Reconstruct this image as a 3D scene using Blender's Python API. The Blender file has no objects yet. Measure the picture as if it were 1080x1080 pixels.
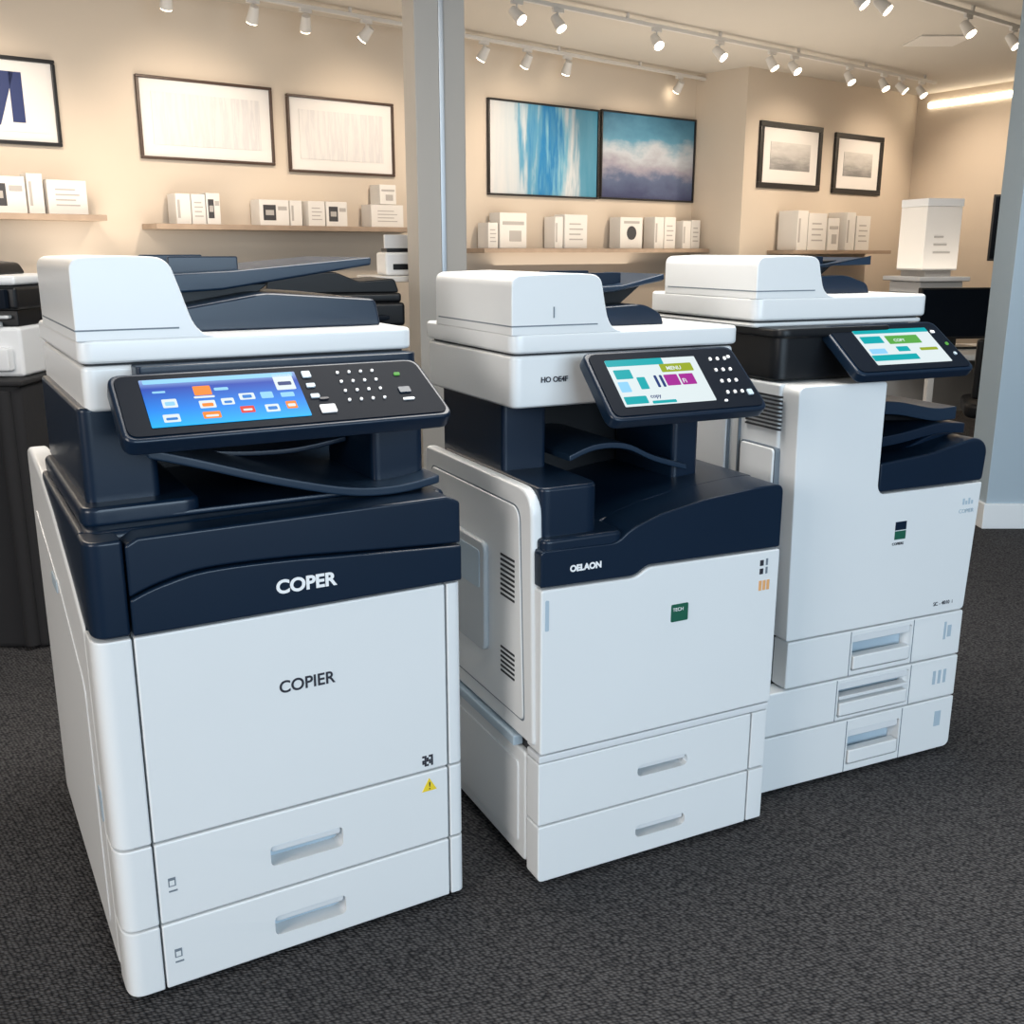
import bpy, bmesh, math, random
from mathutils import Vector, Matrix
random.seed(4)
sc=bpy.context.scene
sc.view_settings.view_transform='Standard'
sc.view_settings.exposure=.14
COL=sc.collection
P=None
# ---------------------------------------------------------------- materials
def mat(name,col,rough=.5,metal=0,emit=None,es=1.0,spec=None,bump=None,noise=None,coat=0):
    m=bpy.data.materials.new(name); m.use_nodes=True; nt=m.node_tree; b=nt.nodes['Principled BSDF']
    b.inputs['Base Color'].default_value=(*col,1); b.inputs['Roughness'].default_value=rough; b.inputs['Metallic'].default_value=metal
    if emit: b.inputs['Emission Color'].default_value=(*emit,1); b.inputs['Emission Strength'].default_value=es
    if spec is not None: b.inputs['Specular IOR Level'].default_value=spec
    tc=nt.nodes.new('ShaderNodeTexCoord')
    if noise:
        n=nt.nodes.new('ShaderNodeTexNoise'); n.inputs['Scale'].default_value=noise[0]; nt.links.new(tc.outputs['Object'],n.inputs['Vector'])
        mx=nt.nodes.new('ShaderNodeMix'); mx.data_type='RGBA'; mx.inputs['A'].default_value=(*[c*(1-noise[1]) for c in col],1); mx.inputs['B'].default_value=(*[min(1,c*(1+noise[1])) for c in col],1)
        nt.links.new(n.outputs['Fac'],mx.inputs['Factor']); nt.links.new(mx.outputs['Result'],b.inputs['Base Color'])
    if bump:
        n=nt.nodes.new('ShaderNodeTexNoise'); n.inputs['Scale'].default_value=bump[0]; nt.links.new(tc.outputs['Object'],n.inputs['Vector'])
        bp=nt.nodes.new('ShaderNodeBump'); bp.inputs['Strength'].default_value=bump[1]; bp.inputs['Distance'].default_value=.001
        nt.links.new(n.outputs['Fac'],bp.inputs['Height']); nt.links.new(bp.outputs['Normal'],b.inputs['Normal'])
    return m
WHITE=mat('white_plastic',(.74,.75,.75),.28,bump=(900,.04),noise=(3,.02))
WHITE2=mat('offwhite_plastic',(.69,.70,.71),.34,noise=(3,.02))
GREYW=mat('grey_pocket_plastic',(.40,.49,.56),.45,noise=(5,.05))
TRANS=mat('smoked_plastic',(.46,.49,.51),.3,noise=(5,.05))
SEAM=mat('grey_seam',(.16,.19,.22),.6)
NAVY=mat('navy_plastic',(.004,.013,.030),.30,spec=.40,bump=(900,.05),noise=(4,.1))
NAVY2=mat('navy_plastic_light',(.009,.023,.046),.36,spec=.40,noise=(4,.1))
BLACK=mat('black_plastic',(.005,.006,.008),.4,spec=.3,noise=(4,.1))
GLOSS=mat('gloss_black',(.005,.008,.014),.5,spec=.06)
DARK=mat('shadow_gap',(.02,.022,.026),.7)
RUBBER=mat('rubber',(.01,.01,.01),.7)
STEEL=mat('steel',(.4,.41,.42),.35,1)
WALL=mat('wall_paint',(.60,.52,.43),.8,noise=(1.5,.03))
WALLR=mat('wall_paint_cool',(.38,.47,.54),.8,noise=(1.5,.03))
CEIL=mat('ceiling_paint',(.55,.51,.45),.9,noise=(1.0,.03))
TRIM=mat('trim_paint',(.80,.83,.85),.5)
COLM=mat('column_paint',(.43,.41,.38),.7,noise=(2,.03))
WOOD=mat('shelf_wood',(.36,.27,.20),.5,noise=(12,.2))
FRAMEB=mat('frame_walnut',(.06,.035,.025),.4)
FRAMEK=mat('frame_black',(.012,.012,.013),.35)
PAPER=mat('mat_paper',(.74,.72,.70),.8)
BOXW=mat('carton_white',(.72,.70,.67),.6)
BOXG=mat('carton_print_grey',(.42,.40,.38),.6)
BOXK=mat('carton_print_dark',(.05,.05,.055),.5)
CLOTH=mat('table_cloth_black',(.012,.012,.014),.9,bump=(40,.6))
LAMPW=mat('lamp_white',(.62,.60,.57),.4)
LAMPE=mat('lamp_glow',(1,.9,.75),.4,emit=(1,.86,.66),es=9)
INKW=mat('ink_white',(.85,.85,.85),.5)
INKD=mat('ink_dark',(.02,.02,.03),.5)
INKN=mat('ink_navy',(.015,.03,.12),.6)
GREEN=mat('badge_green',(.01,.10,.06),.4)
YEL=mat('sticker_yellow',(.85,.62,.03),.5)
ORG=mat('sticker_orange',(.75,.38,.15),.5)
RED=mat('red_plastic',(.6,.03,.02),.4)
def em(name,c,s=.92): return mat(name,(.0,.0,.0),.3,emit=c,es=s,spec=.05)
S_WHITE=em('screen_white',(.78,.88,.90)); S_TEAL=em('screen_teal',(.01,.42,.46)); S_BLUE=em('screen_blue',(.02,.22,.70))
S_ORG=em('screen_orange',(1.0,.27,.02)); S_RED=em('screen_red',(.80,.05,.03)); S_MAG=em('screen_magenta',(.40,.03,.32)); S_OLV=em('screen_olive',(.33,.42,.03)); S_LB=em('screen_lightblue',(.30,.68,1.0)); S_NAV=em('screen_navy',(.02,.05,.2)); S_GRN=em('screen_green',(.12,.42,.08))
def grad_screen():
    m=bpy.data.materials.new('screen_gradient'); m.use_nodes=True; nt=m.node_tree; b=nt.nodes['Principled BSDF']
    b.inputs['Base Color'].default_value=(0,0,0,1); b.inputs['Roughness'].default_value=.3; b.inputs['Specular IOR Level'].default_value=.05
    tc=nt.nodes.new('ShaderNodeTexCoord'); sp=nt.nodes.new('ShaderNodeSeparateXYZ'); r=nt.nodes.new('ShaderNodeValToRGB')
    nt.links.new(tc.outputs['Generated'],sp.inputs[0]); nt.links.new(sp.outputs['Y'],r.inputs[0])
    e=r.color_ramp.elements; e[0].position=0; e[0].color=(.01,.45,1.0,1); e[1].position=1; e[1].color=(.30,.45,.75,1)
    k=e.new(.35); k.color=(.005,.24,.85,1); k=e.new(.80); k.color=(.01,.06,.45,1)
    nt.links.new(r.outputs[0],b.inputs['Emission Color']); b.inputs['Emission Strength'].default_value=1.0
    return m
S_GRAD=grad_screen()
def carpet():
    m=bpy.data.materials.new('carpet_charcoal'); m.use_nodes=True; nt=m.node_tree; b=nt.nodes['Principled BSDF']; b.inputs['Roughness'].default_value=.95; b.inputs['Specular IOR Level'].default_value=.1
    tc=nt.nodes.new('ShaderNodeTexCoord')
    v=nt.nodes.new('ShaderNodeTexVoronoi'); v.inputs['Scale'].default_value=112; v.inputs['Randomness'].default_value=.5
    mp=nt.nodes.new('ShaderNodeMapping'); mp.inputs['Scale'].default_value=(1,1.6,1); mp.inputs['Rotation'].default_value=(0,0,-.45)
    nt.links.new(tc.outputs['Object'],mp.inputs[0]); nt.links.new(mp.outputs[0],v.inputs['Vector'])
    n=nt.nodes.new('ShaderNodeTexNoise'); n.inputs['Scale'].default_value=1.5; n.inputs['Detail'].default_value=4; nt.links.new(tc.outputs['Object'],n.inputs['Vector'])
    r=nt.nodes.new('ShaderNodeValToRGB'); e=r.color_ramp.elements; e[0].position=.1; e[0].color=(.128,.123,.124,1); e[1].position=.70; e[1].color=(.018,.018,.020,1)
    nt.links.new(v.outputs['Distance'],r.inputs[0])
    mx=nt.nodes.new('ShaderNodeMix'); mx.data_type='RGBA'; mx.blend_type='MULTIPLY'; mx.inputs['Factor'].default_value=.3
    nt.links.new(r.outputs[0],mx.inputs['A']); nt.links.new(n.outputs['Fac'],mx.inputs['B']); nt.links.new(mx.outputs['Result'],b.inputs['Base Color'])
    bp=nt.nodes.new('ShaderNodeBump'); bp.inputs['Strength'].default_value=.9; bp.inputs['Distance'].default_value=.005; bp.invert=True
    nt.links.new(v.outputs['Distance'],bp.inputs['Height']); nt.links.new(bp.outputs[0],b.inputs['Normal'])
    return m
CARPET=carpet()
def art_blue(name,seed,stops,scl,axis,grad):
    m=bpy.data.materials.new(name); m.use_nodes=True; nt=m.node_tree; b=nt.nodes['Principled BSDF']; b.inputs['Roughness'].default_value=.5
    tc=nt.nodes.new('ShaderNodeTexCoord'); mp=nt.nodes.new('ShaderNodeMapping'); mp.inputs['Scale'].default_value=(scl[0],1,scl[1]); mp.inputs['Location'].default_value=(seed,0,seed)
    n=nt.nodes.new('ShaderNodeTexNoise'); n.inputs['Scale'].default_value=1; n.inputs['Detail'].default_value=5; n.inputs['Roughness'].default_value=.6
    nt.links.new(tc.outputs['Generated'],mp.inputs[0]); nt.links.new(mp.outputs[0],n.inputs['Vector'])
    sp=nt.nodes.new('ShaderNodeSeparateXYZ'); nt.links.new(tc.outputs['Generated'],sp.inputs[0])
    ma=nt.nodes.new('ShaderNodeMath'); ma.operation='MULTIPLY_ADD'; ma.inputs[1].default_value=1.0-grad*.55; nt.links.new(n.outputs['Fac'],ma.inputs[0])
    ad=nt.nodes.new('ShaderNodeMath'); ad.operation='MULTIPLY_ADD'; ad.inputs[1].default_value=grad; ad.inputs[2].default_value=-grad*.25
    nt.links.new(sp.outputs[axis],ad.inputs[0]); nt.links.new(ad.outputs[0],ma.inputs[2])
    r=nt.nodes.new('ShaderNodeValToRGB'); nt.links.new(ma.outputs[0],r.inputs[0]); e=r.color_ramp.elements
    e[0].position=stops[0][0]; e[0].color=(*stops[0][1],1); e[1].position=stops[-1][0]; e[1].color=(*stops[-1][1],1)
    for s in stops[1:-1]: k=e.new(s[0]); k.color=(*s[1],1)
    nt.links.new(r.outputs[0],b.inputs['Base Color'])
    return m
ART1=art_blue('art_teal',3.1,[(.10,(.62,.62,.62)),(.33,(.46,.53,.58)),(.40,(.10,.30,.45)),(.50,(.01,.18,.42)),(.56,(.15,.38,.52)),(.64,(.55,.58,.60)),(.74,(.08,.26,.38)),(.95,(.02,.20,.32))],(10,.7),'X',.75)
ART2=art_blue('art_slate',8.4,[(.08,(.04,.05,.12)),(.28,(.08,.11,.20)),(.38,(.28,.27,.33)),(.52,(.42,.46,.51)),(.66,(.08,.24,.36)),(.95,(.015,.10,.19))],(2.5,3),'Z',.8)
ART3=art_blue('art_pencil_streaks',1.4,[(.2,(.70,.68,.67)),(.44,(.69,.67,.66)),(.56,(.60,.59,.60)),(.64,(.70,.68,.67)),(.8,(.71,.69,.68))],(20,.8),'X',.05)
ART4=art_blue('art_sketch_grey',5.4,[(.2,(.20,.20,.20)),(.5,(.45,.44,.43)),(.8,(.60,.59,.57))],(2.5,5),'Z',.6)
# ---------------------------------------------------------------- geometry helpers
def root(name,loc=(0,0,0),rot=0):
    global P
    e=bpy.data.objects.new(name,None); e.empty_display_size=.1; COL.objects.link(e); e.location=loc; e.rotation_euler=(0,0,rot); P=e; return e
def fin(name,bm,m,bevel=0,seg=3,wn=True,ang=30):
    bmesh.ops.recalc_face_normals(bm,faces=bm.faces)
    if bevel>0:
        ed=[e for e in bm.edges if len(e.link_faces)==2 and e.calc_face_angle(0)>math.radians(35)]
        bmesh.ops.bevel(bm,geom=ed,offset=bevel,segments=seg,profile=.5,affect='EDGES',clamp_overlap=True)
    me=bpy.data.meshes.new(name); bm.to_mesh(me); bm.free()
    for p in me.polygons: p.use_smooth=True
    me.set_sharp_from_angle(angle=math.radians(ang))
    me.materials.append(m)
    o=bpy.data.objects.new(name,me); COL.objects.link(o); o.parent=P
    if wn:
        w=o.modifiers.new('wn','WEIGHTED_NORMAL'); w.keep_sharp=True
    return o
def ext(name,pts,axis,a0,a1,m,bevel=0,seg=3):
    bm=bmesh.new()
    def v(p,a): return {'y':(p[0],a,p[1]),'x':(a,p[0],p[1]),'z':(p[0],p[1],a)}[axis]
    A=[bm.verts.new(v(p,a0)) for p in pts]; B=[bm.verts.new(v(p,a1)) for p in pts]; n=len(pts)
    bm.faces.new(A); bm.faces.new(B[::-1])
    for i in range(n): bm.faces.new((A[i],B[i],B[(i+1)%n],A[(i+1)%n]))
    return fin(name,bm,m,bevel,seg)
def rp(pts,rad,n=6):
    out=[]; N=len(pts)
    if not hasattr(rad,'__len__'): rad=[rad]*N
    for i,p in enumerate(pts):
        r=rad[i]; p=Vector(p)
        if r<=0: out.append(tuple(p)); continue
        a=Vector(pts[i-1])-p; b=Vector(pts[(i+1)%N])-p
        s=p+a.normalized()*min(r,a.length*.49); e=p+b.normalized()*min(r,b.length*.49)
        for k in range(n+1):
            t=k/n
            q=s*(1-t)**2+p*2*t*(1-t)+e*t*t
            out.append(tuple(q))
    return out
def rect(x0,x1,z0,z1): return [(x0,z0),(x1,z0),(x1,z1),(x0,z1)]
def box(name,x0,x1,y0,y1,z0,z1,m,bevel=.003,seg=2):
    return ext(name,rect(x0,x1,y0,y1),'z',z0,z1,m,bevel,seg)
def plan(name,x0,x1,y0,y1,z0,z1,m,rad,bevel=.003,seg=3):
    return ext(name,rp(rect(x0,x1,y0,y1),rad,8),'z',z0,z1,m,bevel,seg)
def cut(o,x0,x1,z0,z1,r,depth,y=0):
    c=ext('cutter',rp(rect(x0,x1,z0,z1),r),'y',y-.03,y+depth,DARK,0)
    md=o.modifiers.new('b','BOOLEAN'); md.object=c; md.operation='DIFFERENCE'; md.solver='EXACT'
    while o.modifiers[0].name!='b': 
        o.modifiers.move(len(o.modifiers)-1,0)
    for mm in o.modifiers:
        if mm.name!='b': mm.show_viewport=False
    bpy.context.view_layer.update(); dg=bpy.context.evaluated_depsgraph_get()
    me=bpy.data.meshes.new_from_object(o.evaluated_get(dg)); o.modifiers.remove(o.modifiers['b']); o.data=me
    for mm in o.modifiers: mm.show_viewport=True
    for p in me.polygons: p.use_smooth=True
    me.set_sharp_from_angle(angle=math.radians(30))
    bpy.data.objects.remove(c)
    return o
def text(name,s,x,y,z,size,m,rx=90,align='LEFT',ext_=.0004,off=0,sx=1):
    cu=bpy.data.curves.new(name,'FONT'); cu.body=s; cu.size=size; cu.extrude=ext_; cu.offset=off; cu.align_x=align; cu.materials.append(m)
    o=bpy.data.objects.new(name,cu); COL.objects.link(o); o.parent=P; o.location=(x,y,z); o.rotation_euler=(math.radians(rx),0,0); o.scale=(sx,1,1); return o
def cyl(name,loc,r,h,m,axis='z',seg=24,r2=None,rot=None):
    bm=bmesh.new(); bmesh.ops.create_cone(bm,cap_ends=True,segments=seg,radius1=r,radius2=r if r2 is None else r2,depth=h)
    o=fin(name,bm,m,min(r,h)*.08,2); o.location=loc
    if axis=='x': o.rotation_euler=(0,math.pi/2,0)
    if axis=='y': o.rotation_euler=(math.pi/2,0,0)
    if rot: o.rotation_euler=rot
    return o
def sheet(name,prof,y0,y1,th,m,bevel=.003):
    pts=[(x,z) for x,z in prof]+[(x,z-th) for x,z in prof[::-1]]
    return ext(name,pts,'y',y0,y1,m,bevel,2)
def arc(pts,n=5):
    out=[]; Q=[pts[0]]+list(pts)+[pts[-1]]
    for i in range(1,len(Q)-2):
        for k in range(n):
            t=k/n; a,b,c,d=[Vector(q) for q in Q[i-1:i+3]]
            out.append(tuple(.5*((2*b)+(c-a)*t+(2*a-5*b+4*c-d)*t*t+(3*b-a-3*c+d)*t**3)))
    out.append(tuple(pts[-1])); return out
def panel(x0,x1,yb,zb,yt,zt,th,screen,scrmat,icons,keys,rad=.02,body=NAVY,face=GLOSS,rightflare=0,extra=None):
    global P
    L=math.hypot(yt-yb,zt-zb); ang=math.atan2(zt-zb,yt-yb); keep=P
    e=bpy.data.objects.new('control_panel',None); COL.objects.link(e); e.parent=P; e.location=(x0,yb,zb); e.rotation_euler=(ang,0,0); P=e
    W=x1-x0
    ext('panel_shell',rp([(0,0),(W+rightflare,0),(W,L),(0,L)],rad),'z',-th,0,body,.005,3)
    ext('panel_face',rp([(.008,.008),(W+rightflare-.008,.008),(W-.008,L-.008),(.008,L-.008)],rad*.8),'z',.0002,.0022,face,.0008,2)
    u0,u1,v0,v1=screen
    def q(n,a0,a1,b0,b1,m,h): return ext(n,rp(rect(a0*W,a1*W,b0*L,b1*L),.002,3),'z',.0022,h,m,0)
    q('touchscreen',u0,u1,v0,v1,scrmat,.0034)
    for i,ii in enumerate(icons):
        a0,a1,b0,b1,m=ii[:5]; h=.0038+(ii[5]*.0003 if len(ii)>5 else 0)
        q('screen_icon_%d'%i,u0+a0*(u1-u0),u0+a1*(u1-u0),v0+b0*(v1-v0),v0+b1*(v1-v0),m,h)
    for i,(a,b,w,h,m) in enumerate(keys):
        q('key_%d'%i,a-w/2,a+w/2,b-h/2,b+h/2,m,.0048)
    if extra:
        for i,(s,a,b,sz,m) in enumerate(extra): text('screen_text_%d'%i,s,(u0+a*(u1-u0))*W,(v0+b*(v1-v0))*L,.0043,sz,m,rx=0,ext_=.0001,off=.0002)
    P=keep
def scanner(X0,X1,Y0,Y1,zb,zl0,zl1,zt,bump,slope=.014,yend=.06):
    plan('scanner_base',X0+.004,X1-.004,Y0+.006,Y1,zb,zl0-.004,WHITE,[.02,.02,.01,.01],.012)
    plan('scanner_gap',X0+.012,X1-.012,Y0+.016,Y1-.01,zl0-.01,zl0+.006,DARK,.01,0)
    plan('scanner_lid',X0,X1,Y0,Y1,zl0,zl1,WHITE,[.025,.02,.01,.01],.010)
    b=bump; h=zt-zl1
    pr=rp([(X0,zl1-.004),(b+.045,zl1-.004),(b+.006,zl1+.006),(b-slope*.5,zl1+h*.6),(b-slope,zt-.004),(b-slope-.06,zt),(X0,zt-.004)],[0,0,.03,.02,.022,.03,.02],6)
    ext('feeder_cover',pr,'y',Y0+.001,Y1-yend,WHITE,.012,4)
    ext('feeder_seam',[(X0-.0006,zl1+.012),(X0-.0006,zl1+.0145),(b-.02,zl1+.0145),(b-.02,zl1+.012)],'y',Y0+.0004,Y1-yend-.015,SEAM,0)
def feeder_trays(b,X1,Y0,Y1,zl1,zt,reach,big=0):
    ext('feeder_output_bed',rp([(b-.01,zl1-.002),(reach+big*.3,zl1-.002),(reach-.01+big*.3,zl1+.022+big),(b+.16,zl1+.042+big*.8),(b-.01,zl1+.035)],[0,.01,.01,.02,0]),'y',Y0+.10-big,Y1-.05,NAVY,.006)
    ext('feeder_input_tray',[(b-.02,zl1+.060),(b+.10,zl1+.066),(reach+.01,zt-.022),(reach+.01,zt-.008),(b+.12,zt-.030),(b-.02,zt-.036)],'y',Y0+.12,Y1-.07,NAVY2,.004)
    box('paper_guide',b+.02,b+.14,Y0+.16,Y0+.168,zt-.04,zt-.006,NAVY,.003)
    box('paper_guide_rear',b+.02,b+.14,Y1-.13,Y1-.122,zt-.04,zt-.004,NAVY,.003)
    ext('tray_support',[(b-.01,zl1+.03),(b+.14,zl1+.03),(b+.20,zl1+.075),(b-.01,zl1+.065)],'y',Y0+.18,Y1-.12,BLACK,.002)
def keypad(u,v,cols,rows,du,dv,w,h,m):
    return [(u+i*du,v-j*dv,w,h,m) for i in range(cols) for j in range(rows)]
def vents(name,x,ys,z0,z1,n,m=DARK):
    for i in range(n):
        z=z0+(z1-z0)*i/(n-1)
        box('%s_%d'%(name,i),x-.0012,x+.004,ys[0],ys[1],z,z+(z1-z0)/n*.5,m,0)

# ================================================================ COPIER 1
T=29.7*math.pi/180
root('office_copier',(-.582,1.474,0),T)
XL,XR,D=-.06,.565,.80
box('core',-.05,.555,.05,D-.01,.02,.66,DARK,0)
box('plinth',-.03,.54,.05,.76,0,.03,RUBBER,.004)
def row(z0,z1,n,door):
    o=box(n,.0015,.532,0,.05,z0,z1,WHITE,.0035,3)
    ext(n+'_left_corner',rp([(XL,.0),(-.0015,0),(-.0015,.05),(XL+.01,.075),(XL,.075)],[.055,0,0,0,0],10),'z',z0,z1,WHITE,.003,3)
    ext(n+'_right_corner',rp([(.5355,0),(XR,0),(XR,.075),(.5355,.05)],[0,.022,0,0],8),'z',z0,z1,WHITE,.003,3)
    return o
d2=row(.012,.1325,'drawer_lower',0); cut(d2,.190,.322,.046,.084,.010,.034)
d1=row(.1365,.2835,'drawer_upper',0); cut(d1,.190,.322,.184,.223,.010,.034)
for n,z in (('lower',.046),('upper',.184)):
    ext('pull_%s'%n,rp(rect(.192,.320,z+.001,z+.037),.009),'y',.0325,.034,GREYW,0)
    ext('pull_lip_%s'%n,rp(rect(.193,.319,z+.024,z+.0375),.006),'y',.004,.012,WHITE2,.003)
row(.2875,.6425,'front_door',1)
side=[(.079,.02),(.80,.02),(.80,.818),(.74,.822),(.55,.800),(.40,.762),(.20,.690),(.12,.655),(.079,.640)]
ext('side_panel_left',rp(side,[.02,.02,.03,0,0,0,0,.02,.03]),'x',XL,XL+.04,WHITE,.009,4)
ext('side_inset_left',rp([(.15,.06),(.74,.06),(.74,.70),(.40,.62),(.15,.52)],.03),'x',XL-.0018,XL+.01,WHITE,.0015,2)
ext('side_grip',rp(rect(.085,.11,.30,.36),.006),'x',XL-.0015,XL+.01,GREYW,.001)
ext('side_grip_rear',rp(rect(.42,.50,.60,.625),.006),'x',XL-.004,XL+.01,GREYW,.001)
box('side_panel_right',XR-.02,XR,.077,D,.02,.64,WHITE,.006)
box('rear_panel',XL+.01,XR-.01,D-.012,D,.02,.80,WHITE2,.004)
ext('deck_left_corner',rp([(XL+.003,.0),(-.0015,0),(-.0015,.05),(XL+.01,.075),(XL+.003,.075)],[.055,0,0,0,0],10),'z',.6465,.80,NAVY,.006,3)
ext('deck_left_side',rp([(.074,.60),(.78,.60),(.78,.805),(.074,.80)],.01),'x',XL+.004,XL+.05,NAVY,.008)
crease=arc([(.0015,.705),(.05,.722),(.12,.734),(.25,.732),(.40,.722),(XR,.712)])
ext('toner_flap',[(.0015,.6465),(XR,.6465)]+crease[::-1],'y',-.004,.055,NAVY,.004,3)
up=[(x,z+.003) for x,z in crease]
ext('deck_front',up+[(XR,.79),(.54,.803),(.02,.800),(.0015,.79)],'y',0,.075,NAVY,.012,4)
plan('deck_top',XL+.012,XR-.002,.05,D-.02,.70,.803,NAVY,[.03,.02,.02,.02],.012,4)
plan('deck_step',-.045,.14,.09,.60,.80,.832,NAVY,[.03,.03,.02,.02],.008)
plan('neck_left',-.03,.085,.13,.64,.825,.982,NAVY,[.02,.015,.01,.01],.006)
plan('neck_rear',.05,.53,.50,.66,.79,.985,BLACK,.01,.004)
plan('column_right',.445,.545,.105,.34,.795,.985,NAVY,[.015,.015,.01,.01],.006)
pr=arc([(.055,.925),(.12,.905),(.25,.862),(.38,.828),(.47,.822),(.55,.832)])
sheet('output_tray',pr,.05,.52,.016,NAVY2,.004)
pr=arc([(.085,.905),(.20,.880),(.33,.872),(.44,.885)])
sheet('inner_tray',pr,.22,.50,.010,NAVY,.003)
box('output_stop',.09,.44,.09,.10,.803,.812,NAVY,.003)
scanner(-.022,.535,.12,.67,.975,1.050,1.088,1.213,.152,slope=.030,yend=.09)
plan('scanner_front_bezel',.055,.528,.085,.13,.985,1.047,NAVY,[.01,.02,.004,.004],.006)
feeder_trays(.135,.535,.12,.67,1.088,1.216,.50,big=.025)
keys=[(a,b,.009,.035,INKW) for a,b,_,_,_ in keypad(.70,.80,4,4,.040,.15,0,0,NAVY2)]
keys+=[(.595,.80,.028,.10,GREYW),(.595,.62,.028,.06,GREYW),(.595,.45,.028,.06,GREYW),(.62,.24,.05,.12,INKW),(.62,.40,.03,.03,INKD),(.90,.72,.02,.04,S_GRN),(.90,.45,.04,.09,NAVY2),(.90,.30,.04,.03,INKW)]
ic=[(.02,.98,.90,.99,S_LB),(.31,.42,.60,.80,S_ORG),(.30,.43,.54,.58,S_WHITE),(.44,.53,.68,.74,S_LB),
 (.10,.19,.38,.56,S_WHITE),(.115,.175,.42,.50,S_LB,1),(.32,.42,.32,.48,S_WHITE),(.335,.405,.35,.42,S_ORG,1),(.32,.43,.10,.24,S_ORG),(.335,.415,.13,.17,S_WHITE,1),
 (.08,.18,.08,.24,S_WHITE),(.095,.165,.12,.17,S_BLUE,1),(.46,.54,.36,.50,S_WHITE),(.475,.525,.39,.44,S_BLUE,1),(.58,.68,.44,.58,S_WHITE),(.60,.66,.47,.54,S_BLUE,1),
 (.56,.65,.16,.30,S_RED),(.575,.635,.20,.24,S_WHITE,1),(.72,.81,.14,.30,S_WHITE),(.735,.795,.18,.25,S_BLUE,1),(.72,.80,.44,.58,S_LB),(.86,.93,.18,.34,S_ORG),(.87,.92,.22,.28,S_WHITE,1),
 (.84,.97,.60,.95,S_WHITE),(.86,.95,.70,.78,S_NAV,1),(.85,.94,.44,.54,S_LB),(.06,.14,.70,.74,S_LB)]
panel(.006,.512,-.055,.955,.060,1.040,.030,(.085,.560,.16,.86),S_GRAD,ic,keys,.022,rightflare=.018)
text('brand_text_deck','COPER',.226,-.0046,.678,.0315,INKW,off=.0011,sx=1.03)
text('brand_text_door','COPIER',.222,-.0004,.502,.0300,INKD,off=.0005,sx=.96)
ext('warning_sticker',[(.478,.246),(.508,.246),(.493,.272)],'y',-.0008,.002,YEL,0)
text('warning_mark','!',.4905,-.0010,.249,.022,INKD)
def qr(x,z,s,n=5,tag='label'):
    for i in range(n):
        for j in range(n):
            if (i*7+j*5+i*j)%3: 
                ext('%s_%d%d'%(tag,i,j),rect(x+i*s/n,x+(i+.9)*s/n,z+j*s/n,z+(j+.9)*s/n),'y',-.0006,.002,INKD,0)
qr(.480,.297,.022,5,'label_code')
for z,t in ((.222,'upper'),(.087,'lower')):
    ext('size_label_'+t,rect(.018,.030,z-.02,z-.004),'y',-.0006,.002,SEAM,0); ext('size_label_in_'+t,rect(.020,.028,z-.018,z-.009),'y',-.0009,.002,WHITE,0); ext('size_label_bar_'+t,rect(.018,.032,z-.030,z-.027),'y',-.0006,.002,SEAM,0)
for i,(a,b) in enumerate(((0,.1),(.5,.1),(0,.7),(.5,.7))): cyl('caster_%d'%i,(a,b,.018),.018,.02,RUBBER,'x')

# ================================================================ COPIER 2
T2=26.4*math.pi/180
root('office_copier',(.049,1.771,0),T2)
W=.556; D=.56
box('core',.012,W-.01,.05,D-.01,.02,.70,DARK,0)
box('plinth',.03,.52,.05,.5,0,.03,RUBBER,.004)
d2=ext('drawer_lower',rp(rect(.002,.512,.012,.133),[.012,.004,.004,.004]),'y',0,.05,WHITE,.003); cut(d2,.228,.350,.050,.078,.013,.034)
d1=ext('drawer_upper',rect(.002,.512,.137,.268),'y',0,.05,WHITE,.003); cut(d1,.228,.350,.188,.214,.013,.034)
for n,z in (('lower',.050),('upper',.188)):
    ext('pull_%s'%n,rp(rect(.230,.348,z+.001,z+.026),.009),'y',.032,.034,GREYW,0)
    ext('pull_lip_%s'%n,rp(rect(.231,.347,z+.015,z+.026),.005),'y',.004,.012,WHITE2,.002)
box('corner_lower',.515,W,0,.05,.012,.133,WHITE,.004); box('corner_upper',.515,W,0,.05,.137,.268,WHITE,.004)
box('door_sill',.002,W,-.002,.05,.271,.286,WHITE2,.003)
door=rp([(.002,.290),(W,.290),(W,.628),(.234,.633),(.205,.616),(.002,.620)],[.006,.006,.006,.012,.012,.006])
ext('front_door',door,'y',-.006,.05,WHITE,.004,3)
ext('door_handle_edge',rp(rect(.010,.018,.54,.60),.003),'y',-.0068,.0,GREYW,.0005)
navy=rp([(.002,.624),(.203,.620),(.232,.637),(W,.632),(W,.764),(.50,.764),(.36,.752),(.26,.735),(.19,.712),(.165,.690),(.002,.694)],[.004,.01,.01,.006,.02,.03,.0,.0,.02,.02,.01])
ext('deck_front',navy,'y',-.004,.10,NAVY,.006,3)
deck=arc([(.10,.690),(.19,.712),(.26,.735),(.36,.752),(.50,.764),(W-.004,.764)])
ext('deck_top',[(.10,.60)]+[]+[(W-.004,.60)]+deck[::-1],'y',.09,.50,NAVY,.006,3)
plan('deck_block',.014,.138,.02,.47,.66,.804,NAVY,[.02,.03,.01,.01],.010,4)
plan('deck_block_low',.008,.180,.0,.10,.66,.712,NAVY,[.02,.02,.01,.01],.008,4)
ext('side_panel_upper',rp([(.012,.30),(.54,.30),(.54,.80),(.025,.80)],[.015,.01,.02,.05]),'x',-.004,.02,WHITE,.007,3)
ext('side_panel_outline',rp([(.047,.337),(.503,.337),(.503,.763),(.067,.763)],[.015,.01,.02,.03]),'x',-.0046,.0,SEAM,0)
ext('side_panel_inset',rp([(.05,.34),(.50,.34),(.50,.76),(.07,.76)],[.015,.01,.02,.03]),'x',-.007,.0,WHITE,.003,3)
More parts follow.
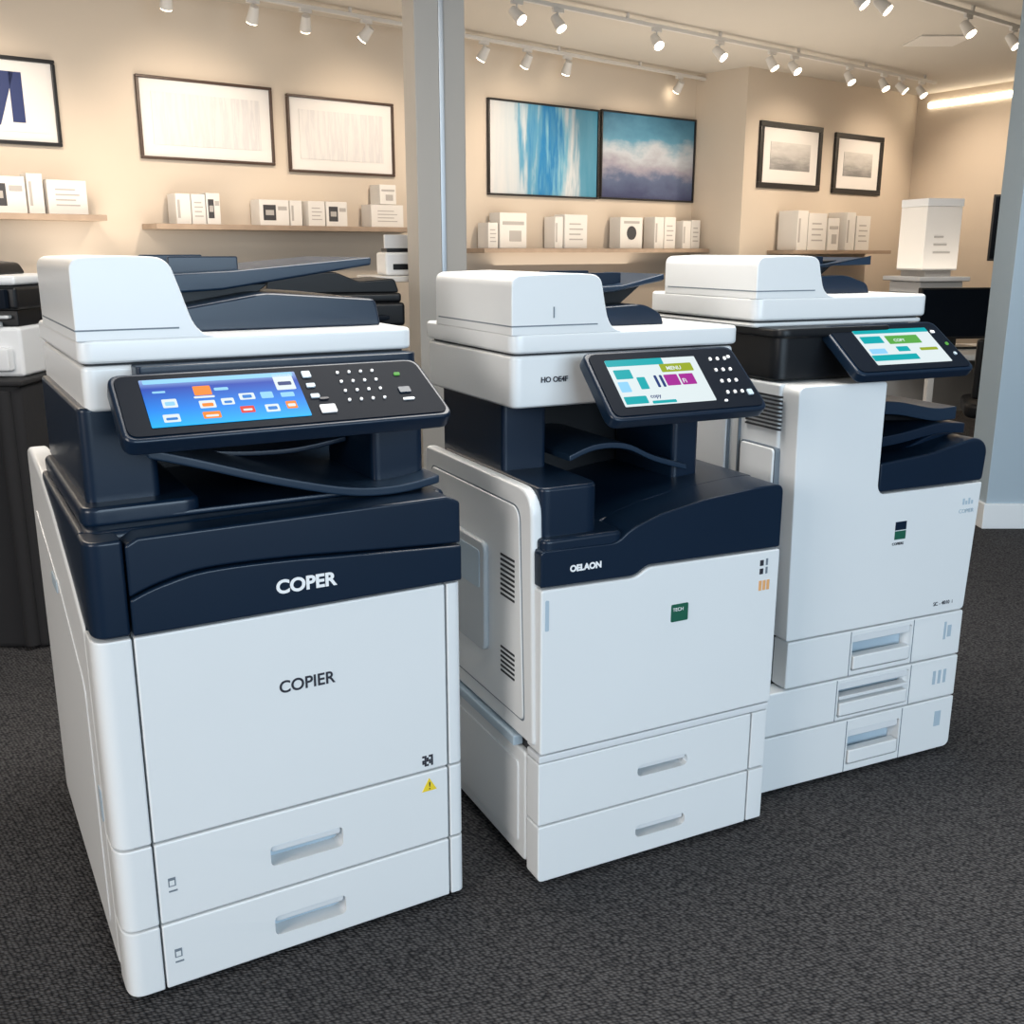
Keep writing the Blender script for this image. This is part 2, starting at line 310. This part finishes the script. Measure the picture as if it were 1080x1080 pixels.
ext('side_tray_bin',rp([(.20,.43),(.40,.43),(.40,.66),(.20,.66)],.02),'x',-.018,-.005,TRANS,.005,3)
ext('side_tray_bin_window',rp([(.22,.56),(.38,.56),(.38,.64),(.22,.64)],.01),'x',-.0195,-.016,GREYW,.001,2)
vents('side_vent_upper',-.007,(.085,.145),.57,.65,9,DARK); vents('side_vent_lower',-.007,(.085,.145),.41,.46,6,DARK)
ext('side_panel_lower',rp([(.052,.03),(.54,.03),(.54,.27),(.052,.27)],.012),'x',.0,.02,WHITE,.006,3)
ext('side_panel_lower_inset',rp([(.08,.06),(.50,.06),(.50,.24),(.08,.24)],.012),'x',-.003,.01,WHITE,.002,2)
ext('side_bracket',[(.08,.275),(.50,.275),(.50,.296),(.08,.296)],'x',-.012,.01,GREYW,.003)
box('side_panel_right',W-.02,W,.052,D,.02,.62,WHITE,.006); box('rear_panel',.01,W-.01,D-.012,D,.02,.78,WHITE2,.004)
plan('neck_left',.02,.115,.19,.49,.79,.935,NAVY,.01,.005)
plan('neck_rear',.10,.47,.40,.50,.70,.935,BLACK,.01,.004)
plan('column_right',.405,.470,.17,.40,.74,.935,NAVY,.012,.005)
pr=arc([(.14,.832),(.20,.850),(.27,.846),(.34,.815),(.42,.790)])
sheet('output_flap',pr,.14,.42,.012,NAVY2,.003)
scanner(.0,.514,.11,.53,.935,1.036,1.073,1.180,.200)
ext('feeder_dial_line',rect(.085,.087,1.10,1.120),'y',.1095,.12,SEAM,0)
feeder_trays(.190,.514,.11,.53,1.073,1.182,.40)
text('model_mark','HO OE4F',.062,-.0046+.1195,.982,.014,INKD,off=.0004)
keys=[(a,b,.016,.045,INKW) for a,b,_,_,_ in keypad(.80,.78,3,4,.050,.17,0,0,NAVY2)]+[(.95,.25,.035,.08,GREYW),(.93,.80,.02,.04,INKW),(.76,.15,.02,.03,INKW)]
ic=[(.0,.62,.86,1.0,S_TEAL),(.04,.22,.58,.78,S_TEAL),(.03,.14,.30,.52,S_LB),(.25,.34,.34,.60,S_TEAL),(.44,.47,.36,.62,S_NAV),(.50,.53,.36,.62,S_NAV),(.56,.92,.68,.86,S_OLV),(.55,.70,.38,.62,S_MAG),(.72,.88,.38,.62,S_MAG),(.02,.26,.04,.20,S_TEAL),(.30,.56,.02,.08,S_TEAL)]
panel(.115,.452,-.055,.930,.060,1.040,.026,(.11,.70,.17,.84),S_WHITE,ic,keys,.022,rightflare=.012,extra=[('MENU',.62,.72,.012,S_WHITE),('Fi',.73,.42,.014,S_WHITE),('copy',.30,.14,.012,S_NAV)])
text('brand_mark','OELAON',.062,-.0046,.648,.0165,INKW,off=.0008)
ext('badge',rp(rect(.290,.330,.512,.548),.003),'y',-.0075,-.004,GREEN,.0005); text('badge_text','TECH',.293,-.0078,.534,.010,INKW)
for i in range(3): ext('sticker_%d'%i,rect(.505+i*.010,.512+i*.010,.545,.566),'y',-.0068,-.004,ORG,0)
for i,z in enumerate((.598,.580)): ext('note_%d'%i,rect(.505,.514,z,z+.012),'y',-.0068,-.004,INKD,0)
for i,z in enumerate((.598,.580)): ext('note_bar_%d'%i,rect(.520,.525,z,z+.014),'y',-.0068,-.004,SEAM,0)
ext('power_lamp',rect(W-.003,W+.001,.60,.625),'y',.0,.02,RED,0)
for i,(a,b) in enumerate(((.05,.1),(.5,.1),(.05,.45),(.5,.45))): cyl('caster_%d'%i,(a,b,.018),.018,.02,RUBBER,'x')

# ================================================================ COPIER 3
T3=24.4*math.pi/180
root('office_copier',(.590,2.125,0),T3)
W=.560; D=.56
box('core',.03,W-.01,.05,D-.01,.02,.68,DARK,0)
box('plinth',.03,.52,.05,.5,0,.03,RUBBER,.004)
def tri(z0,z1,n,x0,hx0,hx1,hz0,hz1,fr=.42):
    o=ext(n,rp(rect(x0,W-.001,z0,z1),[.006,.02,.004,.004]) if z0<.05 else rect(x0,W-.001,z0,z1),'y',0,.05,WHITE,.004,3)
    cut(o,hx0,hx1,hz0,hz1,.006,.036)
    ext(n+'_pull',rp(rect(hx0+.004,hx1-.004,hz0+.004,hz0+(hz1-hz0)*fr),.004),'y',-.004,.02,WHITE,.003)
    ext(n+'_pull_lip',rp(rect(hx0+.002,hx1-.002,hz1-(hz1-hz0)*.22,hz1-.002),.003),'y',.004,.02,WHITE2,.002)
    ext(n+'_pull_back',rect(hx0+.001,hx1-.001,hz0+.001,hz1-.001),'y',.034,.036,GREYW,0)
    for k,xx in enumerate((hx0-.007,hx1+.005)): ext('%s_seam_%d'%(n,k),rect(xx,xx+.002,z0+.002,z1-.002),'y',-.0006,.01,SEAM,0)
tri(.012,.147,'drawer_lower',-.028,.225,.385,.030,.120)
tri(.151,.256,'drawer_middle',-.028,.185,.400,.160,.246)
tri(.260,.372,'drawer_upper',.028,.215,.395,.272,.360)
ext('drawer_middle_rail',rp(rect(.187,.398,.205,.213),.002),'y',-.002,.02,WHITE2,.001)
for i in range(3): ext('paper_gauge_%d'%i,rect(.48+i*.017,.489+i*.017,.19,.225),'y',-.0008,.01,GREYW,0)
ext('paper_gauge_low',rect(.50,.52,.075,.115),'y',-.0008,.01,GREYW,0)
ext('paper_gauge_mid',rect(.50,.507,.305,.35),'y',-.0008,.01,GREYW,0); ext('paper_gauge_mid_b',rect(.512,.524,.31,.34),'y',-.0008,.01,GREYW,0)
ext('side_base',rp([(.052,.012),(.55,.012),(.55,.256),(.052,.256)],.01),'x',-.028,.04,WHITE,.006,3)
ext('side_base_upper',rect(.052,.55,.260,.372),'x',.024,.05,WHITE,.005,3)
shell=rp([(.022,.376),(.557,.376),(.572,.690),(.262,.690),(.250,.705),(.250,.944),(.010,.944)],[.006,.012,.004,.01,.01,.01,.02])
ext('front_shell',shell,'y',0,.06,WHITE,.006,3)
ext('left_tower',rp([(.012,.376),(.22,.376),(.25,.944),(.004,.944)],[0,0,0,0]),'y',.055,D,WHITE,.006,3)
box('right_body',.22,.560,.055,D,.376,.690,WHITE,.006)
ext('side_cover_seam',rect(.185,.189,.39,.93),'x',.0,.03,SEAM,0)
ext('side_door_outline',rp(rect(.052,.176,.542,.808),.012),'x',.0005,.02,SEAM,0)
ext('side_door',rp(rect(.056,.172,.546,.804),.01),'x',-.004,.02,WHITE,.003)
ext('side_door_grip',rp(rect(.07,.085,.60,.70),.004),'x',-.005,.0,GREYW,.001)
ext('side_door_rear_outline',rp(rect(.225,.525,.495,.885),.015),'x',.0005,.02,SEAM,0)
ext('side_door_rear',rp(rect(.23,.52,.50,.88),.015),'x',-.004,.02,WHITE2,.003)
vents('side_vent_top',.002,(.045,.165),.845,.915,9,DARK); vents('side_vent_low',.004,(.04,.10),.36,.53,14,DARK)
bay=rp([(.254,.694),(.574,.694),(.580,.775),(.548,.800),(.40,.772),(.254,.760)],[.012,.01,.02,.03,.02,0])
ext('bay_front',bay,'y',.002,.08,NAVY,.005,3)
bt=arc([(.26,.750),(.38,.768),(.48,.800),(.545,.800)])
ext('bay_floor',[(.252,.692),(.552,.692)]+bt[::-1],'y',.075,.50,NAVY,.005,3)
plan('bay_wall',.246,.262,.02,.50,.70,.945,BLACK,0,.002)
plan('bay_rear',.25,.50,.42,.53,.69,.96,BLACK,.01,.004)
sheet('bay_tray_upper',arc([(.262,.892),(.34,.887),(.45,.866),(.52,.866)]),.05,.45,.030,NAVY2)
sheet('bay_tray_middle',arc([(.262,.850),(.34,.850),(.45,.843),(.50,.842)]),.10,.45,.014,BLACK)
sheet('bay_tray_lower',arc([(.262,.812),(.34,.818),(.45,.832),(.535,.828)]),.035,.45,.024,NAVY)
plan('neck',.004,.40,.07,.52,.948,1.048,BLACK,[.03,.02,.01,.01],.010)
plan('neck_collar',-.008,.30,.05,.54,1.040,1.060,BLACK,[.03,.02,.01,.01],.006)
scanner(-.022,.470,.12,.54,1.058,1.072,1.122,1.210,.155)
plan('scanner_under_tray',.10,.46,.16,.5,1.0,1.06,NAVY,.01,.005)
feeder_trays(.150,.47,.12,.54,1.122,1.212,.385)
keys=[(.90,.75,.03,.05,INKW),(.94,.5,.02,.05,S_GRN),(.94,.3,.02,.05,GREYW)]
ic=[(.0,1.0,.88,1.0,S_TEAL),(.03,.30,.60,.80,S_TEAL),(.36,.80,.56,.80,S_GRN),(.40,.56,.34,.48,S_TEAL),(.03,.24,.30,.44,S_LB),(.0,.60,.10,.26,S_TEAL),(.70,.94,.34,.42,S_OLV)]
panel(.120,.440,-.055,.968,.075,1.064,.024,(.20,.86,.16,.84),S_WHITE,ic,keys,.022,rightflare=.010,extra=[('COPY',.44,.62,.012,S_WHITE)])
for i,m in enumerate((NAVY,GREEN)): ext('badge_%d'%i,rect(.312,.345,.600-i*.022,.620-i*.022),'y',-.0008,.01,m,0)
text('badge_text','COPIERS',.306,-.001,.565,.009,INKD)
text('model_mark','SC - 4010  i',.455,-.001,.397,.013,INKD)
for i in range(4): ext('logo_bar_%d'%i,rect(.515+i*.009,.521+i*.009,.640,.655-(i%2)*.006),'y',-.0008,.01,GREYW,0)
text('model_small','COPIER',.505,-.001,.62,.014,GREYW)
for i,(a,b) in enumerate(((.05,.1),(.5,.1),(.05,.45),(.5,.45))): cyl('caster_%d'%i,(a,b,.018),.018,.02,RUBBER,'x')

# ================================================================ ROOM
P=None
TH=math.radians(39); A=Vector((1.77,10.28)); U=Vector((math.cos(TH),math.sin(TH))); N=Vector((-math.sin(TH),math.cos(TH)))
CH=2.8
def wp(x,y): q=A+U*x+N*y; return q
def wallobj(name,x0,x1,y0,y1,z0,z1,m):
    global P
    P=None; o=box(name,x0,x1,y0,y1,z0,z1,m,0); o.location=(A.x,A.y,0); o.rotation_euler=(0,0,TH); return o
fl=box('floor',-9,11,-4,15,-.05,0,CARPET,0); ce=box('ceiling',-9,11,-4,15,CH,CH+.05,CEIL,0)
wallobj('wall_back',-9.5,-.0,0,.15,0,CH,WALL)
wallobj('wall_back_jog',-.06,2.90,-.6,.15,0,CH,WALL)
c0=wp(2.75,-.6); dirr=Vector((.50,-.866)); P=None
rw=box('wall_right',0,7.5,0,.15,0,CH,WALL,0); rw.location=(c0.x,c0.y,0); rw.rotation_euler=(0,0,math.atan2(dirr.y,dirr.x))
wl=box('wall_left',-5.9,-5.75,-4,4.6,0,CH,WALL,0)
wb=wallobj('baseboard_back',-9.5,-.07,-.015,0,0,.12,TRIM)
P=None
o=box('wall_partition',2.136,6.5,4.48,4.68,0,CH,WALLR,.004)
o=box('baseboard_partition',2.122,6.5,4.465,4.695,0,.115,TRIM,.004)
root('structural_column',(-.38,5.35,0),math.radians(20))
box('shaft',-.125,.125,-.11,.11,0,CH,COLM,.006); box('corner_trim',-.008,.016,-.120,-.105,0,CH,STEEL,.002); box('base',-.135,.135,-.12,.12,0,.11,TRIM,.004)
P=None
cv=box('cove_light_panel',.15,4.5,-.02,.0,2.66,2.71,LAMPE,.004); cv.location=(c0.x,c0.y,0); cv.rotation_euler=rw.rotation_euler

def frame(name,x0,x1,z0,z1,fw,fm,paper,art,margin,y=0):
    q=wp((x0+x1)/2,y); root(name,(q.x,q.y,(z0+z1)/2),TH); w=(x1-x0)/2; h=(z1-z0)/2
    box('frame_top',-w,w,-.03,0,h-fw,h,fm,.004); box('frame_bottom',-w,w,-.03,0,-h,-h+fw,fm,.004)
    box('frame_side_a',-w,-w+fw,-.03,0,-h+fw,h-fw,fm,.004); box('frame_side_b',w-fw,w,-.03,0,-h+fw,h-fw,fm,.004)
    if margin: box('mat_board',-w+fw,w-fw,-.012,-.004,-h+fw,h-fw,PAPER,0)
    box('print',-w+fw+margin,w-fw-margin,-.016,-.004,-h+fw+margin,h-fw-margin,art,0)
frame('framed_print',-6.55,-5.82,1.83,2.32,.022,FRAMEK,PAPER,PAPER,.05)
def stroke(x0,x1,z0,z1,sl,m): ext('ink_stroke',[(x0,z0),(x1,z0),(x1+sl,z1),(x0+sl,z1)],'y',-.019,-.012,m,0)
stroke(.10,.17,-.12,.16,.0,INKN); stroke(-.06,.03,-.14,.16,.10,INKN); stroke(-.30,-.22,-.14,.12,.1,INKN); stroke(-.20,-.14,-.12,-.0,.06,INKN)
frame('framed_print',-5.34,-4.41,1.79,2.295,.018,FRAMEB,PAPER,ART3,.075)
frame('framed_print',-4.30,-3.43,1.755,2.27,.018,FRAMEB,PAPER,ART3,.075)
frame('abstract_painting',-2.54,-1.32,1.655,2.395,.016,FRAMEK,PAPER,ART1,0)
frame('abstract_painting',-1.295,-.07,1.66,2.405,.016,FRAMEK,PAPER,ART2,0)
frame('framed_photo',.13,1.08,1.78,2.365,.05,FRAMEK,PAPER,ART4,.12,-.6)
frame('framed_photo',1.30,2.14,1.77,2.34,.05,FRAMEK,PAPER,ART4,.12,-.6)
def shelf(x0,x1,z,y=0,dp=.26):
    q=wp((x0+x1)/2,y); root('display_shelf',(q.x,q.y,z),TH); w=(x1-x0)/2
    box('board',-w,w,-dp,0,-.035,0,WOOD,.004)
def carton(x0,x1,z,h,y=0,kind=0,dp=.14):
    q=wp((x0+x1)/2,y-.03); root('product_box',(q.x,q.y,z),TH); w=(x1-x0)/2
    box('carton',-w,w,-dp,0,0.001,h,BOXW,.004)
    if kind==0: box('print_device',-w*.75,w*.1,-dp-.002,-dp+.01,h*.2,h*.8,BOXK,.002); box('print_device_mid',-w*.6,-w*.05,-dp-.004,-dp,h*.4,h*.6,BOXG,.001); box('print_text',w*.25,w*.85,-dp-.002,-dp,h*.6,h*.75,BOXG,0)
    if kind==1: box('print_band',-w*.8,w*.8,-dp-.002,-dp+.01,h*.66,h*.76,BOXG,.002); box('print_block',-w*.3,w*.6,-dp-.002,-dp+.01,h*.2,h*.5,BOXG,.002)
    if kind==2: cyl('print_lens',(0,-dp-.001,h*.5),h*.22,.006,BOXK,'y'); box('print_text',-w*.7,w*.7,-dp-.002,-dp,h*.8,h*.88,BOXG,0)
    if kind==3: box('print_strip',-w*.8,-w*.45,-dp-.002,-dp,h*.2,h*.8,BOXG,.001)
    if kind==4:
        for k in range(4): box('print_line_%d'%k,-w*.6,w*(.6-.2*(k%2)),-dp-.002,-dp,h*(.25+.15*k),h*(.29+.15*k),BOXG,0)
shelf(-7.2,-5.67,1.43); shelf(-5.37,-3.38,1.385); shelf(-2.77,-.08,1.235)
carton(-6.60,-6.40,1.43,.22,kind=1); carton(-6.34,-6.10,1.43,.21,kind=0); carton(-6.09,-6.0,1.43,.23,kind=3); carton(-5.98,-5.75,1.43,.20,kind=4)
carton(-5.20,-5.10,1.385,.19,kind=3); carton(-5.095,-5.0,1.385,.19,kind=4); carton(-4.995,-4.90,1.385,.20,kind=0)
carton(-4.62,-4.40,1.385,.17,kind=0); carton(-4.39,-4.30,1.385,.17,kind=3); carton(-4.25,-4.12,1.385,.17,kind=4); carton(-4.11,-3.94,1.385,.17,kind=0)
carton(-3.74,-3.46,1.385,.16,kind=4); carton(-3.66,-3.52,1.547,.14,kind=1)
carton(-2.66,-2.56,1.235,.20,kind=4);carton(-2.54,-2.26,1.235,.28,kind=1);carton(-1.95,-1.86,1.235,.26,kind=3);carton(-1.84,-1.58,1.235,.28,kind=4)
carton(-1.18,-.90,1.235,.27,kind=2);carton(-.74,-.62,1.235,.28,kind=3);carton(-.61,-.46,1.235,.28,kind=4);carton(-.36,-.25,1.235,.25,kind=3);carton(-.24,-.12,1.235,.26,kind=4)
shelf(.35,2.0,1.22,-.6,.3)
carton(.46,.62,1.22,.36,-.6,3,.22);carton(.63,.92,1.22,.34,-.6,4,.22); carton(.98,1.16,1.22,.30,-.6,1,.2); carton(1.25,1.40,1.22,.36,-.6,3,.22); carton(1.42,1.66,1.22,.33,-.6,4,.22)

def track(name,p0,d,length,heads,aim):
    root(name,(p0[0],p0[1],0),math.atan2(d[1],d[0]))
    box('rail',-1.2,length,-.014,.014,2.74,2.765,LAMPW,.003)
    for i in range(int(length)+2): box('rail_hanger_%d'%i,-1+i*1.0-.01,-1+i*1.0+.01,-.01,.01,2.765,2.8,LAMPW,.002)
    for i,s in enumerate(heads):
        yaw=random.uniform(-.5,.5); tilt=math.radians(random.uniform(32,50))*aim
        box('adapter_%d'%i,s-.045,s+.045,-.012,.012,2.715,2.742,LAMPW,.003)
        cyl('stem_%d'%i,(s,0,2.695),.006,.05,LAMPW)
        R=(tilt,0,yaw)
        M=Matrix.Rotation(yaw,3,'Z')@Matrix.Rotation(tilt,3,'X')
        c=Vector((s,0,2.655))
        cyl('lamp_can_%d'%i,c,.040,.10,LAMPW,rot=R,r2=.028)
        cyl('lamp_face_%d'%i,c+M@Vector((0,0,-.052)),.034,.008,LAMPE,rot=R)
track('track_light',(-1.82,6.81),(.73,.68),5.0,[-.3,.27,.65,1.13,2.2,2.65,3.1,4.55],1)
track('track_light',(.03,7.01),(.763,.646),5.2,[0,.35,1.3,2.0,2.65,2.95,3.75,4.3,4.6,4.95],-1)
track('track_light',(2.31,6.81),(.766,.642),2.4,[-.35,-.1,.95,1.6],-1)
P=None
o=box('trim_ceiling_diffuser',3.3-.2,3.3+.2,8.4,8.8,CH-.012,CH,LAMPW,.003)

root('draped_table',(-1.46,3.03,0),0)
box('cloth_drape',-1.9,0,0,.75,0,.835,CLOTH,.02,3); box('table_top',-1.91,.01,-.01,.76,.83,.845,CLOTH,.006)
for i in range(12): cyl('fold_%d'%i,(-.05-i*.15,-.001,.415),.022,.80,CLOTH)
def smallprinter(loc,rot,s=1,top=BLACK,low=WHITE2,cap=WHITE2):
    root('desktop_printer',loc,rot)
    box('base',0,.48*s,0,.42,.0,.15,low,.012,3); box('paper_cassette',.03,.45*s,-.03,.1,.02,.09,low,.008); box('cassette_grip',.16*s,.32*s,-.034,-.02,.04,.06,BLACK,.003)
    box('output_bay',.01,.47*s,.02,.41,.15,.20,top,.006); box('output_lip',.06,.42*s,-.025,.1,.15,.165,low,.004); box('bay_shelf',.03,.45*s,-.005,.1,.175,.185,cap,.003)
    box('scanner_unit',-.005,.485*s,-.01,.42,.20,.27,top,.012,3); box('lid',0,.48*s,.0,.42,.272,.30,cap,.010,3)
    ext('feeder',rp([(.05,.30),(.36,.30),(.34,.335),(.24,.345),(.2,.37),(.05,.37)],.012),'y',.05,.34,top,.008,3); box('panel',.30*s,.46*s,-.030,.0,.205,.262,GLOSS,.004); box('panel_screen',.32*s,.40*s,-.032,-.028,.22,.25,S_LB,.001)
smallprinter((-1.96,3.12,.846),0,1,BLACK,WHITE2); smallprinter((-2.6,3.15,.846),0,1,BLACK,BOXG)
root('multifunction_printer',(-1.02,4.35,0),math.radians(20))
box('cabinet',0,.58,0,.55,.03,.62,WHITE2,.012,3); box('plinth',.03,.55,.03,.5,0,.03,RUBBER,0)
for i in range(3): box('drawer_%d'%i,.02,.56,-.01,.02,.06+i*.18,.22+i*.18,WHITE2,.006)
box('deck',0,.58,0,.55,.62,.74,BLACK,.012,3); box('rear_neck',.02,.56,.3,.55,.74,.90,BLACK,.006); box('side_neck',.0,.08,.02,.5,.74,.90,BLACK,.006)
box('scanner',-.01,.59,.0,.55,.90,1.00,BLACK,.015,3); box('lid',0,.58,.02,.55,1.0,1.04,BLACK,.012,3); ext('feeder',rp([(.0,1.04),(.58,1.04),(.56,1.10),(.40,1.09),(.3,1.13),(.02,1.13)],.015),'y',.06,.5,BLACK,.01)
box('operation_panel',.2,.5,-.09,.02,.93,.95,GLOSS,.006)
root('label_printer',(-.66,5.5,1.091),math.radians(20)); 
box('body',0,.26,0,.22,0,.12,WHITE2,.015,3); box('slot',.04,.22,-.004,.01,.03,.06,BLACK,.002); box('paper_support',.03,.23,.14,.16,.12,.21,WHITE2,.004); box('lid',.01,.25,.01,.14,.12,.14,BLACK,.004)
root('side_table',(-.72,5.42,0),math.radians(20)); box('table_top',0,.42,0,.40,1.06,1.09,BOXW,.006)
for i,(a,b) in enumerate(((.02,.02),(.37,.02),(.02,.35),(.37,.35))): box('leg_%d'%i,a,a+.03,b,b+.03,0,1.06,STEEL,.003)

def disp():
    root('display_cabinet',(2.72,6.95,0),math.radians(15))
    box('cabinet_body',0,.31,0,.34,0,.78,BOXW,.008); box('cabinet_door',.02,.29,-.012,.0,.06,.72,BOXW,.004); box('top_tray',-.06,.33,-.05,.36,1.02,1.05,WHITE2,.006)
    box('machine_body',-.03,.30,-.02,.32,.78,.88,WHITE2,.01,3); box('machine_slot',.0,.28,-.023,.0,.88,.94,BLACK,.003); box('machine_core',-.01,.29,.0,.32,.88,.94,BLACK,.003); box('machine_head',-.03,.30,-.02,.32,.94,1.02,WHITE2,.01,3)
    box('riser',.04,.24,.04,.3,1.05,1.09,BOXG,0); box('boxed_product',.0,.27,.02,.30,1.09,1.50,BOXW,.006); box('box_lid',-.001,.275,.016,.303,1.50,1.55,WHITE2,.004)
    for k in range(3): box('box_label_%d'%k,.07,.20-.03*k,.017,.02,1.20+k*.05,1.212+k*.05,BOXG,0)
disp()
m0=c0+dirr*1.42+Vector((-.866,-.5))*.20
root('mounted_monitor',(m0.x,m0.y,0),math.radians(-30))
o=box('bracket',-.03,.03,-.02,.24,1.38,1.46,STEEL,.002); o.rotation_euler=(0,0,math.radians(-30))
box('monitor_bezel',-.20,.20,-.05,-.01,1.12,1.74,FRAMEK,.006); box('monitor_screen',-.18,.18,-.053,-.048,1.14,1.72,GLOSS,.002)
root('office_desk',(2.16,5.35,0),math.radians(8))
box('desktop',0,1.3,0,.65,.66,.69,WHITE,.006)
for i,(a,b) in enumerate(((.03,.03),(1.24,.03),(.03,.6),(1.24,.6))): box('leg_%d'%i,a,a+.035,b-.0,b+.035,0,.66,BOXW,.003)
box('modesty_panel',.07,1.24,.60,.615,.3,.66,BOXG,.003)
root('desktop_monitor',(2.24,5.75,.691),math.radians(8))
box('stand_base',.10,.34,-.08,.08,0,.012,FRAMEK,.004); box('stand_neck',.20,.24,-.01,.02,.012,.10,FRAMEK,.004); box('display',0,.44,-.02,.02,.05,.33,FRAMEK,.006); box('display_glass',.012,.428,-.022,-.018,.065,.32,GLOSS,.001)
root('office_chair',(2.44,4.98,0),math.radians(160))
plan('seat',-.22,.22,-.22,.22,.44,.51,BLACK,.08,.02); plan('backrest',-.20,.20,.20,.26,.54,.82,BLACK,.02,.02); box('back_post',-.02,.02,.21,.235,.46,.60,BLACK,.004)
cyl('gas_lift',(0,0,.26),.022,.36,STEEL)
for i in range(5):
    a=i*2*math.pi/5; o=box('base_arm_%d'%i,0,.28,-.018,.018,.06,.09,BLACK,.004); o.rotation_euler=(0,0,a)
    cyl('castor_%d'%i,(.26*math.cos(a),.26*math.sin(a),.03),.03,.03,RUBBER,'x')

# ================================================================ LIGHTS
def area(name,loc,target,sx,sy,power,col):
    l=bpy.data.lights.new(name,'AREA'); l.shape='RECTANGLE'; l.size=sx; l.size_y=sy; l.energy=power; l.color=col
    o=bpy.data.objects.new(name,l); COL.objects.link(o); o.location=loc; d=Vector(target)-Vector(loc); o.rotation_euler=d.to_track_quat('-Z','Y').to_euler(); return o
area('window_daylight',(2.4,-2.2,1.7),(.8,2.5,.7),3.4,2.0,160,(.66,.84,1.0))
area('left_fill_light',(-2.9,-1.6,1.9),(-.3,2.0,.5),1.6,1.6,95,(1.0,.95,.90))  # warm fill added to brighten the copiers' left sides, no window here
area('ceiling_fill_light',(0.3,2.4,2.76),(0.3,2.4,0),1.8,1.0,80,(1.0,.96,.90))  # ambient fill added above the view, not a ceiling fixture
area('ceiling_fill_light_rear',(-2.6,4.2,2.76),(-2.6,4.2,0),1.4,1.2,50,(1.0,.88,.74))  # second out-of-view ambient fill, added for the rear left of the room
def spot(loc,tgt,power,col=(1,.82,.64),size=75):
    l=bpy.data.lights.new('track_spot','SPOT'); l.energy=power; l.color=col; l.spot_size=math.radians(size); l.spot_blend=.9; l.shadow_soft_size=.05
    o=bpy.data.objects.new('track_spot',l); COL.objects.link(o); o.location=loc; d=Vector(tgt)-Vector(loc); o.rotation_euler=d.to_track_quat('-Z','Y').to_euler()
for s in (-6.4,-5.0,-3.7,-2.3,-.9):
    a=wp(s,-1.3); b=wp(s,0); spot((a.x,a.y,2.5),(b.x,b.y,1.70),64)
for s in (.5,1.9):
    a=wp(s,-2.0); b=wp(s,-.6); spot((a.x,a.y,2.5),(b.x,b.y,1.7),80)
for k in (1.0,2.6):
    q=c0+dirr*k; spot((q.x-1.3,q.y-.75,2.5),(q.x,q.y,1.7),85)
spot((2.2,5.6,2.6),(2.9,6.9,1.0),70,(1,.95,.9),60)  # extra spot off the rails, added to light the display cabinet
area('ceiling_bounce_fill',(1.6,8.2,1.1),(1.6,8.2,3),3.5,3.0,55,(1,.88,.74))  # unseen emitter hovering in the room, added to brighten the ceiling
area('ceiling_bounce_fill_left',(-1.9,6.0,1.1),(-1.9,6.0,3),1.8,1.2,20,(1,.88,.74))  # smaller hovering emitter added for the left ceiling, no lamp stands here
w=bpy.data.worlds.new('world'); sc.world=w; w.use_nodes=True; w.node_tree.nodes['Background'].inputs[0].default_value=(.86,.91,1,1); w.node_tree.nodes['Background'].inputs[1].default_value=.40
# ================================================================ CAMERA
c=bpy.data.objects.new('camera',bpy.data.cameras.new('camera')); COL.objects.link(c); sc.camera=c
c.data.sensor_width=36; c.data.lens=36; c.location=(0,0,1.22); c.rotation_euler=(math.pi/2-math.atan(276/1080),0,0); c.data.clip_end=60
